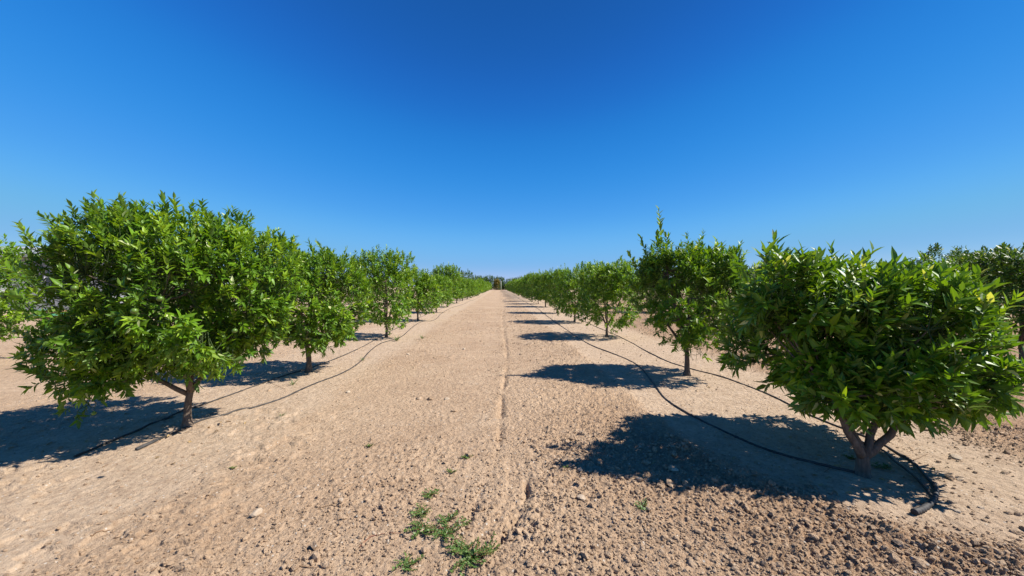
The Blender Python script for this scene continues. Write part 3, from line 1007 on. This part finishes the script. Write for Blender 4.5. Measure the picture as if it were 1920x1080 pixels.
hA, PA = hose("drip_hose", [(258, 842), (300, 824), (345, 805), (385, 789), (430, 776), (480, 763), (530, 747), (580, 724), (640, 700), (672, 681), (695, 658), (715, 645), (752, 632), (775, 612), (792, 603), (815, 600), (828, 588), (845, 578), (870, 570), (884, 563)],
              .012, "black drip hose winding beside the left row, nearest the path, its loose end in front", extra=[(-2.9, 45), (-3.1, 80)])
hB, PB = hose("drip_hose", [(140, 857), (200, 832), (290, 795), (370, 763), (440, 738), (520, 709), (600, 684), (672, 655), (720, 628), (760, 608), (800, 590)],
              .011, "black drip hose running through the shade under the left trees", extra=[(-4.1, 40)])
hC, PC = hose("drip_hose", [(1606, 890), (1530, 872), (1450, 848), (1390, 825), (1330, 797), (1280, 770), (1245, 745), (1222, 715), (1200, 688), (1175, 673), (1140, 660), (1108, 648), (1080, 632), (1062, 618), (1040, 603), (1022, 590), (1005, 577)],
              .012, "black drip hose on the path side of the right row, ending at the nearest trunk", extra=[(2.7, 45), (2.9, 80)])
hD, PD = hose("drip_hose", [(1752, 948), (1757, 925), (1740, 900), (1715, 872), (1690, 856), (1640, 828), (1570, 800), (1510, 775), (1450, 745), (1395, 722), (1345, 704), (1290, 690), (1240, 672), (1205, 655), (1165, 633), (1130, 618), (1090, 600)],
              .011, "black drip hose behind the right row that curls round into a thick end sleeve", extra=[(4.6, 45)])
# thick corrugated sleeve folded over the end
S2 = smooth_path([at(*p) for p in ((1714, 968), (1733, 960), (1748, 947), (1756, 930), (1752, 913))], 60)
zz = H(S2[:, 0], S2[:, 1]); zz = np.convolve(np.pad(zz, 4, mode='edge'), np.ones(9) / 9, 'valid')
Ps = np.column_stack([S2, zz + .020])
rs = .021 + .0016 * np.sign(np.sin(np.arange(len(Ps)) * 1.6)) - .009 * (np.arange(len(Ps)) / len(Ps))
g = Geo(); g.tube(Ps - PD[0], rs, 12)
o = add("end_sleeve", g.mesh("end_sleeve", True, M_SLEEVE), hD)
o['label'] = "thicker grey end sleeve of the hose"
# a second loop of the same line beside it
hE, PE = hose("drip_hose", [(1750, 936), (1722, 906), (1700, 886), (1676, 868), (1660, 852), (1640, 842), (1600, 824)],
              .010, "short second line of black hose lying beside the curled end", lift=lambda t: .012 * np.sin(t * 3.14))
# end fold of the left hose
P3 = np.array([(*at(x, y), 0) for x, y in ((256, 844), (275, 836), (300, 825))]); P3[:, 2] = [h1(a, b) + .014 for a, b, _ in P3]
g = Geo(); g.tube(P3 - PA[0], [.0175, .0165, .0145], 10)
add("folded_end", g.mesh("folded_end", True, M_SLEEVE), hA)


# ------------------------------------------------------------------ weeds
def weed(px, py, size, n_stem, label, seed, group="low green weeds growing on the path"):
    rng = np.random.default_rng(seed)
    x, y = at(px, py)
    z = h1(x, y)
    size *= 1.3; n_stem = int(n_stem * 1.3)
    root = empty("weed", (x, y, z))
    st = Geo(); LP = []
    for k in range(n_stem):
        a = k * 2.4 + rng.uniform(-.5, .5); ln = size * rng.uniform(.45, 1.0)
        t = np.linspace(0, 1, 6)
        P = np.column_stack([np.cos(a + .5 * t) * ln * t, np.sin(a + .5 * t) * ln * t, np.zeros(6)])
        P[:, 2] = H(P[:, 0] + x, P[:, 1] + y) - z + .004 + .045 * size / .12 * t * rng.uniform(.2, .7)
        st.tube(P, np.linspace(.0022, .0010, 6), 4)
        m = int(ln / .0055)
        for j in range(m):
            f = (j + .5) / m
            LP.append((P[0] * 0 + np.array([np.interp(f, t, P[:, q]) for q in range(3)]), a + 1.2 * (1 if j % 2 else -1) + rng.uniform(-.4, .4)))
    add("stem", st.mesh("stem", True, M_REDSTEM), root)
    n = len(LP)
    P = np.array([p[0] for p in LP]); A = np.array([p[1] for p in LP])
    D = norm(np.column_stack([np.cos(A), np.sin(A), rng.uniform(.1, .9, n)]))
    NN = norm(np.column_stack([rng.normal(scale=.3, size=(n, 2)), np.ones(n)]))
    Ln = rng.uniform(.013, .024, n); Wd = Ln * rng.uniform(.5, .7, n)
    V, F, d = leaf_geo(P, D, NN, Ln, Wd, rng.uniform(0, .2, n), rng.uniform(.1, .5, n), rng.random(n) * .9, rng.random(n) * .6, T1)
    f = add("foliage", mesh_of("foliage", V, F, True, d, M_WEED), root)
    f['kind'] = 'stuff'
    tag(root, label, "weed", group)


weed(884, 1052, .15, 17, "largest leafy weed at the bottom edge of the path", 1)
weed(868, 1034, .09, 9, "weed joined to the upper side of the largest bottom weed", 2)
weed(792, 998, .095, 12, "dense green weed left in the middle cluster on the path", 3)
weed(838, 1006, .10, 12, "weed with reddish stems in the middle of the path cluster", 4)
weed(838, 980, .075, 8, "small weed at the top right of the path cluster", 5)
weed(790, 965, .075, 10, "dark green weed above the middle cluster, beside a pale stone", 6)
weed(806, 932, .065, 8, "small round weed right beside a pale stone on the path", 7)
weed(760, 1062, .085, 7, "thin straggling weed at the bottom edge, left of the largest one", 8)
weed(872, 984, .05, 6, "tiny weed right of the middle cluster", 9)
weed(876, 861, .05, 8, "lone small weed highest up the path, left of the wheel furrow", 10)
weed(846, 889, .045, 6, "lone tiny weed just below left of the highest one", 11)
weed(692, 839, .04, 5, "lone tiny weed on the left half of the path", 12)
weed(1205, 957, .05, 8, "small weed on the crumbly soil right of the furrow", 13)
weed(437, 877, .03, 4, "tiny sprout on the smooth soil of the left foreground", 14)
weed(1655, 880, .075, 9, "pale green weed at the foot of the nearest right tree", 15)
weed(1594, 862, .06, 7, "weed in the shade left of the nearest right trunk", 16)
weed(1062, 883, .03, 4, "tiny sprout at the edge of the big tree shadow", 17)


def grass_tuft(px, py, hgt, n, label, seed):
    rng = np.random.default_rng(seed)
    x, y = at(px, py); z = h1(x, y)
    A = rng.uniform(0, 6.28, n)
    P = np.column_stack([np.cos(A) * .02 * rng.random(n), np.sin(A) * .02 * rng.random(n), np.full(n, -.003)])
    D = norm(np.column_stack([np.cos(A) * .6, np.sin(A) * .6, rng.uniform(.5, 1.6, n)]))
    NN = norm(np.column_stack([-np.cos(A), -np.sin(A), np.full(n, .6)]))
    Ln = hgt * rng.uniform(.5, 1.1, n)
    V, F, d = leaf_geo(P, D, NN, Ln, Ln * .07, rng.uniform(.1, .5, n), np.full(n, .3), rng.random(n) * .9, rng.random(n) * .5, T0)
    o = add("grass_tuft", mesh_of("grass_tuft", V, F, True, d, M_WEED))
    o.location = (x, y, z)
    tag(o, label, "grass tuft", "small grass tufts beside the hoses")


grass_tuft(528, 782, .09, 16, "small grass tuft right of the nearest left hose bend", 21)
grass_tuft(549, 722, .13, 22, "grass tuft between the left hose and the second left trunk", 22)
grass_tuft(744, 640, .22, 30, "grass tuft at the foot of the third left tree", 23)
grass_tuft(792, 636, .18, 26, "grass tuft on the path edge right of the third left tree", 24)
grass_tuft(680, 676, .12, 20, "flat dry grass tuft close to the bend of the left hose", 25)


# ------------------------------------------------------------------ stones and clods that can be picked out
def stone_mesh(seed, flat=.6):
    rng = np.random.default_rng(seed)
    V = ICO_V.copy()
    # one subdivision
    F = []; V = list(map(tuple, V)); cache = {}
    def midp(a, b):
        k = (min(a, b), max(a, b))
        if k not in cache:
            m = (np.array(V[a]) + np.array(V[b])) / 2; m /= np.linalg.norm(m)
            V.append(tuple(m)); cache[k] = len(V) - 1
        return cache[k]
    for a, b, c in ICO_F:
        ab, bc, ca = midp(a, b), midp(b, c), midp(c, a)
        F += [(a, ab, ca), (b, bc, ab), (c, ca, bc), (ab, bc, ca)]
    V = np.array(V)
    n1 = norm(rng.normal(size=(7, 3)))
    for q in n1:                      # chop flat facets
        dd = V @ q
        V = V - np.clip(dd - rng.uniform(.55, .8), 0, 9)[:, None] * q
    V *= 1 + rng.uniform(-.06, .06, (len(V), 1))
    V *= [1.15, .85, flat]
    return V, np.array(F)


SM, SC = [], []
for s_ in range(6):
    V, F = stone_mesh(300 + s_, (.45, .6, .7, .4, .55, .65)[s_])
    SM.append(mesh_of("stone", V, [F], False, None, M_STONE))
    SC.append(mesh_of("dirt_clod", V, [F], False, None, M_CLOD))


def stone(px, py, wpx, label, k, clod=False, group=None):
    x, y = at(px, py)
    r = wpx * y / FPX * .42
    me = (SC if clod else SM)[k % 6]
    o = add("dirt_clod" if clod else "stone", me)
    o.location = (x, y, h1(x, y) + r * .12)
    o.rotation_euler = (random.uniform(-.2, .2), random.uniform(-.2, .2), random.uniform(0, 6.28))
    o.scale = (r, r, r)
    tag(o, label, "clod" if clod else "stone", group or ("larger clods of soil lying loose" if clod else "pale stones lying on the soil"))


stone(483, 965, 26, "smooth rounded stone alone on the left foreground soil", 1)
stone(1088, 888, 13, "whitish angular stone below the big tree shadow, upper of a pair", 0)
stone(1092, 902, 9, "white pebble just under the angular stone below the big tree shadow", 2)
stone(828, 929, 14, "pinkish pale stone right of the small round weed", 3)
stone(771, 971, 11, "pale stone left of the dark weed in the path", 4)
stone(1090, 940, 20, "pale flat stone at the right of the wheel arcs", 5)
stone(888, 921, 22, "flat cracked clod beside the curved furrow", 3, True)
stone(868, 1005, 12, "pale stone among the weeds of the middle cluster", 2)
stone(700, 1002, 12, "small stone above the reddish dry stem", 1)
stone(600, 990, 10, "small pale stone in the left half of the foreground", 5)
stone(559, 932, 12, "small squarish stone up and right of the smooth rounded one", 0)
stone(545, 905, 18, "low flat clod on the left side of the path", 3, True)
stone(787, 748, 18, "flat clod right of the deep crack in the path", 0, True)
stone(806, 750, 16, "clod lying to the left of a pale stone midway up the path", 1, True)
stone(838, 749, 15, "pale stone midway up the path", 4)
stone(653, 735, 12, "pale stone near the left edge of the path", 2)
stone(765, 665, 9, "small pale stone far up the left side of the path", 0)
stone(870, 655, 9, "small pale stone on the centre of the path", 1)
stone(852, 773, 14, "clod below the pale stone midway up the path", 5, True)
stone(914, 560 + 230, 12, "clod beside the straight furrow", 2, True)
stone(1790, 860, 26, "pale flat stone on the red tilled soil behind the right hose", 0)
stone(1885, 890, 18, "small clod on the red tilled soil at the right edge", 1, True)
stone(1800, 902, 15, "pale pebble between the curled hose and the tilled soil", 2)
stone(1795, 962, 16, "pale stone right of the curled hose end", 4)
stone(1840, 956, 12, "pebble near the right edge, level with the hose end", 5)
stone(1655, 993, 16, "white stone on the pale strip below the hose end", 3)
stone(1600, 948, 9, "white pebble left of the hose end on the pale strip", 0)
stone(1512, 985, 24, "clod sitting on the ridge of loose soil", 4, True)
stone(1525, 1020, 20, "clod below the soil ridge, above a cleft", 5, True)
stone(1485, 1052, 22, "clod low on the right foreground", 1, True)
stone(1298, 1062, 26, "large clod at the bottom edge of the right foreground", 0, True)
stone(1345, 990, 14, "small clod in the right foreground", 2, True)
stone(1250, 1012, 12, "pebble-sized clod left in the right foreground", 3, True)
stone(1385, 950, 18, "clod just above the left start of the soil ridge", 4, True)
stone(1700, 1012, 26, "big clod on the soil ridge right of the cleft", 5, True)
stone(1770, 1030, 24, "big clod on the soil ridge close to the bottom right", 3, True)
stone(1855, 1045, 22, "rightmost big clod on the soil ridge", 0, True)
stone(1145, 1010, 16, "clod below the wheel arcs, right of them", 1, True)
stone(1265, 890, 16, "pale stone showing in the tree shadow", 1)
stone(1010, 965, 12, "clod on the outer side of the wheel arc", 2, True)
stone(660, 880, 13, "small flat clod on the left half of the path", 4, True)
stone(735, 905, 14, "small flat clod above left of the weeds", 5, True)
stone(640, 940, 13, "pale flake of stone left of the weeds", 3)


# dry stems and fallen leaves
def dry_stem(pix, r, label, mat=M_DRY, lift=.006):
    pts = [at(*p) for p in pix]
    P2 = smooth_path(pts, 24) if len(pts) > 2 else np.array(pts)
    P = np.column_stack([P2, H(P2[:, 0], P2[:, 1]) + lift])
    g = Geo(); g.tube(P - P[0], np.linspace(r, r * .5, len(P)), 5)
    o = add("dry_stem", g.mesh("dry_stem", True, mat))
    o.location = P[0]
    tag(o, label, "dry stem", "dry stems lying on the soil")


dry_stem([(674, 1028), (695, 1010), (720, 1004), (752, 1003)], .0028, "long reddish dry stem curving left of the weeds", M_REDSTEM)
dry_stem([(815, 998), (840, 997), (864, 999)], .0028, "short red stem lying across the middle weed cluster", M_REDSTEM, .02)
dry_stem([(170, 1007), (190, 1000), (207, 992)], .004, "straight dry stem on the left foreground")
dry_stem([(284, 1080), (294, 1070)], .004, "dry stem cut by the bottom edge on the left")
dry_stem([(192, 875), (204, 869)], .003, "tiny dry stem under the left tree shadow")
dry_stem([(595, 955), (618, 949), (640, 952)], .003, "dark curved dry stem in the left half of the path")
dry_stem([(560, 1062), (585, 1066), (598, 1066)], .003, "short dry stem near the bottom edge of the path")
tw_r = random.Random(12)
for i, (bx, by, wd_) in enumerate([(352, 800, 150), (352, 800, 150), (352, 800, 150), (1618, 892, 170), (1618, 892, 170), (1618, 892, 170), (1288, 703, 80), (1288, 703, 80), (578, 697, 80), (578, 697, 80)]):
    qx, qy = bx + tw_r.uniform(-wd_, wd_ * .7), by + tw_r.uniform(-30, 35)
    ln_ = tw_r.uniform(14, 34); an = tw_r.uniform(-.5, .5)
    dry_stem([(qx, qy), (qx + ln_ * .5, qy + ln_ * .5 * an + tw_r.uniform(-2, 2)), (qx + ln_, qy + ln_ * an)], .0026, "thin dead twig lying on the soil near a trunk")
LF = [unit_leaf("fallen_leaf", c, .2, t, .3, M_DEAD) for c, t in ((.2, .5), (.45, .5), (.7, .5))]
spots = [(150, 700), (215, 745), (245, 775), (410, 812), (300, 858), (480, 790), (1240, 720), (1330, 728), (1310, 715), (1380, 860), (1460, 880), (1560, 900), (1660, 905), (1700, 900), (1540, 860), (1600, 930),
         (1500, 905), (640, 668), (690, 672), (560, 740), (1180, 640), (1100, 640), (1420, 905), (1230, 870), (1130, 850), (100, 830), (60, 790), (330, 870), (1750, 880), (1480, 820)]
lr = random.Random(3)
for bx, by, sd_, n_ in ((352, 800, 1, 14), (1618, 892, 1, 12), (1288, 703, .6, 8), (578, 697, .6, 8)):
    for q in range(n_): spots.append((bx + lr.uniform(-190, 110) * sd_, by + lr.uniform(-45, 40) * sd_))
for i, (px, py) in enumerate(spots):
    x, y = at(px, py)
    o = add("fallen_leaf", LF[i % 3])
    o.location = (x, y, h1(x, y) + .012)
    L_ = random.uniform(.05, .085)
    o.scale = (L_ * .34, L_, L_)
    o.rotation_euler = (random.uniform(-.3, .3), random.uniform(-.5, .5), random.uniform(0, 6.28))
    tag(o, "small dry fallen leaf on the soil under or beside the trees", "leaf", "fallen leaves under the trees")


# ------------------------------------------------------------------ end of the orchard
def big_tree(seed, x, y, top, rx, label, mat, cat="tree", name="tree", group="dark trees along the far edge of the field", wispy=0, trunk=True):
    rng = random.Random(seed)
    z0 = .03 * top
    zc = (top + z0) / 2
    lobes = [((0, 0, zc), (rx, rx * .9, (top - z0) / 2), 520)]
    for _ in range(5):
        a = rng.uniform(0, 6.28)
        lobes.append(((math.cos(a) * rx * .65, math.sin(a) * rx * .5, rng.uniform(zc - .1 * top, top * .86)), (rx * .42, rx * .42, top * .16), 60))
    tall = [((rng.uniform(-.7, .7) * rx, 0, top * .9), (rng.uniform(-.15, .15), 0, 1), top * rng.uniform(.12, .3), 16) for _ in range(wispy)]
    tips = [(math.cos(a) * rx * .5, math.sin(a) * rx * .5, zc) for a in (.4, 1.8, 3.3, 4.7)]
    T = gen_tree(seed, fork=(0, 0, top * .18), trunk_r=.03 * top, leaf_len=.11 * top ** .6 * 1.05, leaf_w=.42, lod=2, per=7, tips=tips, lobes=lobes, tall=tall,
                 young_p=.1, shoot_len=(.3, .7), hole=.25)
    o = make_tree(name, T, (x, y, 0), mat, 2)
    tag(o, label, cat, group)
    return o


def farx(px, y): return deep(px, 537, y)[0]


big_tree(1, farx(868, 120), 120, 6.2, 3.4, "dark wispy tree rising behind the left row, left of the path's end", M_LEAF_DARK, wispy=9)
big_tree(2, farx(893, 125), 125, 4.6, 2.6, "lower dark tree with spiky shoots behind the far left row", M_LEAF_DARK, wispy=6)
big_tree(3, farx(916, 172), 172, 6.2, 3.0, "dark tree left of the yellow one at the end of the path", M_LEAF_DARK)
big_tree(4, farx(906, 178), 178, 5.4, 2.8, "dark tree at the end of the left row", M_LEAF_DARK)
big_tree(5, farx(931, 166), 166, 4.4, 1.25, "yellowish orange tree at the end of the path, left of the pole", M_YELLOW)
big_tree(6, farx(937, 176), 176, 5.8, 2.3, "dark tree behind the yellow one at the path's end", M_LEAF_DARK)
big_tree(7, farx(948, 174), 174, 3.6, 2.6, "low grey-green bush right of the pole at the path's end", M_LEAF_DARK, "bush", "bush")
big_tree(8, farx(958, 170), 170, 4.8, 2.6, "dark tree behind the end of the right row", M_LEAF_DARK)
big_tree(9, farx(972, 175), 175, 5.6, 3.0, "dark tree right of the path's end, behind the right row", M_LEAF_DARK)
hb = random.Random(31)
bush0 = None
for i in range(9):
    bx = -8.5 + i * 2.55 + hb.uniform(-.4, .4)
    by = hb.uniform(166, 172)
    if bush0 is None:
        bush0 = big_tree(61, bx, by, 3.1, 1.9, "", M_LEAF_DARK, "bush", "bush", "bushes across the end of the path")
        o = bush0
    else:
        o = copy_tree(bush0); o.location = (bx, by, 0); o.rotation_euler = (0, 0, hb.uniform(0, 6))
        o.scale = (1, 1, hb.uniform(.75, 1.2))
    tag(o, "one of the low dark bushes that close off the far end of the path", "bush", "bushes across the end of the path")
rf = random.Random(9)
far_kinds = []
base_far = None
k = 0
for i in range(46):
    px = rf.uniform(-500, 2500) if i > 8 else rf.uniform(1000, 1300)
    y = rf.uniform(150, 230)
    x = farx(px, y)
    if abs(x) < 9: continue
    if base_far is None:
        base_far = big_tree(50, x, y, 5.0, 3.4, "", M_LEAF_DARK, group="far trees on the horizon")
        o = base_far
    else:
        o = copy_tree(base_far); o.location = (x, y, 0); o.rotation_euler = (0, 0, rf.uniform(0, 6)); s_ = rf.uniform(.8, 1.15); o.scale = (s_, s_, s_)
    tag(o, "one of the small dark far trees that line the horizon beyond the orchard", "tree", "far trees on the horizon")

# pole at the end of the path
px_, py_ = farx(939.5, 138), 138
g = Geo(); g.tube([(0, 0, -.2), (0, 0, 1.8), (.01, 0, 3.6)], [.085, .08, .075], 8)
o = add("pole", g.mesh("pole", True, plain("grey_weathered_pole", (.62, .59, .52), .9)))
o.location = (px_, py_, 0)
tag(o, "thin pale upright pole at the far end of the path", "pole")

# building beyond the left rows
M_WALL = plain("grey_rendered_wall", (.24, .25, .26), .9, .12, 2)
M_ROOF = plain("grey_sheet_roof", (.30, .31, .33), .7, .15, 3)
M_WHITE = plain("white_frame", (.75, .75, .73), .6, .05, 3)
M_GLASS = plain("dark_window_glass", (.04, .05, .06), .15, .1, 3)
b0 = empty("farm_building", (-33.5, 24.5, 0), R(18))
g = Geo(); g.box(-7, 7, 0, 6, 0, 3.5); add("wall", g.mesh("wall", False, M_WALL), b0)
g = Geo()
g.add([(-7.4, -.5, 3.5), (7.4, -.5, 3.5), (7.4, 6.5, 3.5), (-7.4, 6.5, 3.5), (-7.4, -.5, 3.62), (7.4, -.5, 3.62), (7.4, 6.5, 3.62), (-7.4, 6.5, 3.62), (-7.4, 3, 4.4), (7.4, 3, 4.4)],
      [(4, 7, 8), (5, 9, 6)], [(3, 2, 1, 0), (0, 1, 5, 4), (2, 3, 7, 6), (1, 2, 6, 5), (3, 0, 4, 7), (4, 5, 9, 8), (6, 7, 8, 9)])
add("roof", g.mesh("roof", False, M_ROOF), b0)
for wx in (-4.6, -1.4, 4.4):
    g = Geo(); g.box(wx - .6, wx + .6, -.06, .02, 1.1, 2.3); f = add("window_frame", g.mesh("window_frame", False, M_WHITE), b0)
    g = Geo(); g.box(wx - .5, wx + .5, -.075, -.05, 1.2, 2.2); add("pane", g.mesh("pane", False, M_GLASS), f)
g = Geo(); g.box(1.0, 2.0, -.05, .02, 0, 2.1); d_ = add("door", g.mesh("door", False, M_WHITE), b0)
g = Geo(); g.box(1.84, 1.90, -.11, -.045, 1.0, 1.1); add("handle", g.mesh("handle", False, M_GLASS), d_)
tag(b0, "grey low farm building glimpsed through the nearest left tree", "building")
# green tarpaulin covered stack in front of it
g = Geo()
c = empty("covered_crate", (*at(96, 597), 0), R(15))
g.box(-.45, .45, -.3, .3, 0, .42); add("crate", g.mesh("crate", False, M_DRY), c)
g = Geo(); V = []
nx, ny = 9, 7
for j in range(ny):
    for i in range(nx):
        u, v = -.52 + 1.04 * i / (nx - 1), -.36 + .72 * j / (ny - 1)
        e = (i in (0, nx - 1)) or (j in (0, ny - 1))
        V.append((u, v, (.15 if e else .45) + random.uniform(-.02, .02)))
g.add(V, None, [(j * nx + i, j * nx + i + 1, (j + 1) * nx + i + 1, (j + 1) * nx + i) for j in range(ny - 1) for i in range(nx - 1)])
add("green_cover", g.mesh("green_cover", True, plain("green_tarpaulin", (.07, .22, .12), .5)), c)
tag(c, "green covered crate on the ground in front of the grey building", "crate")
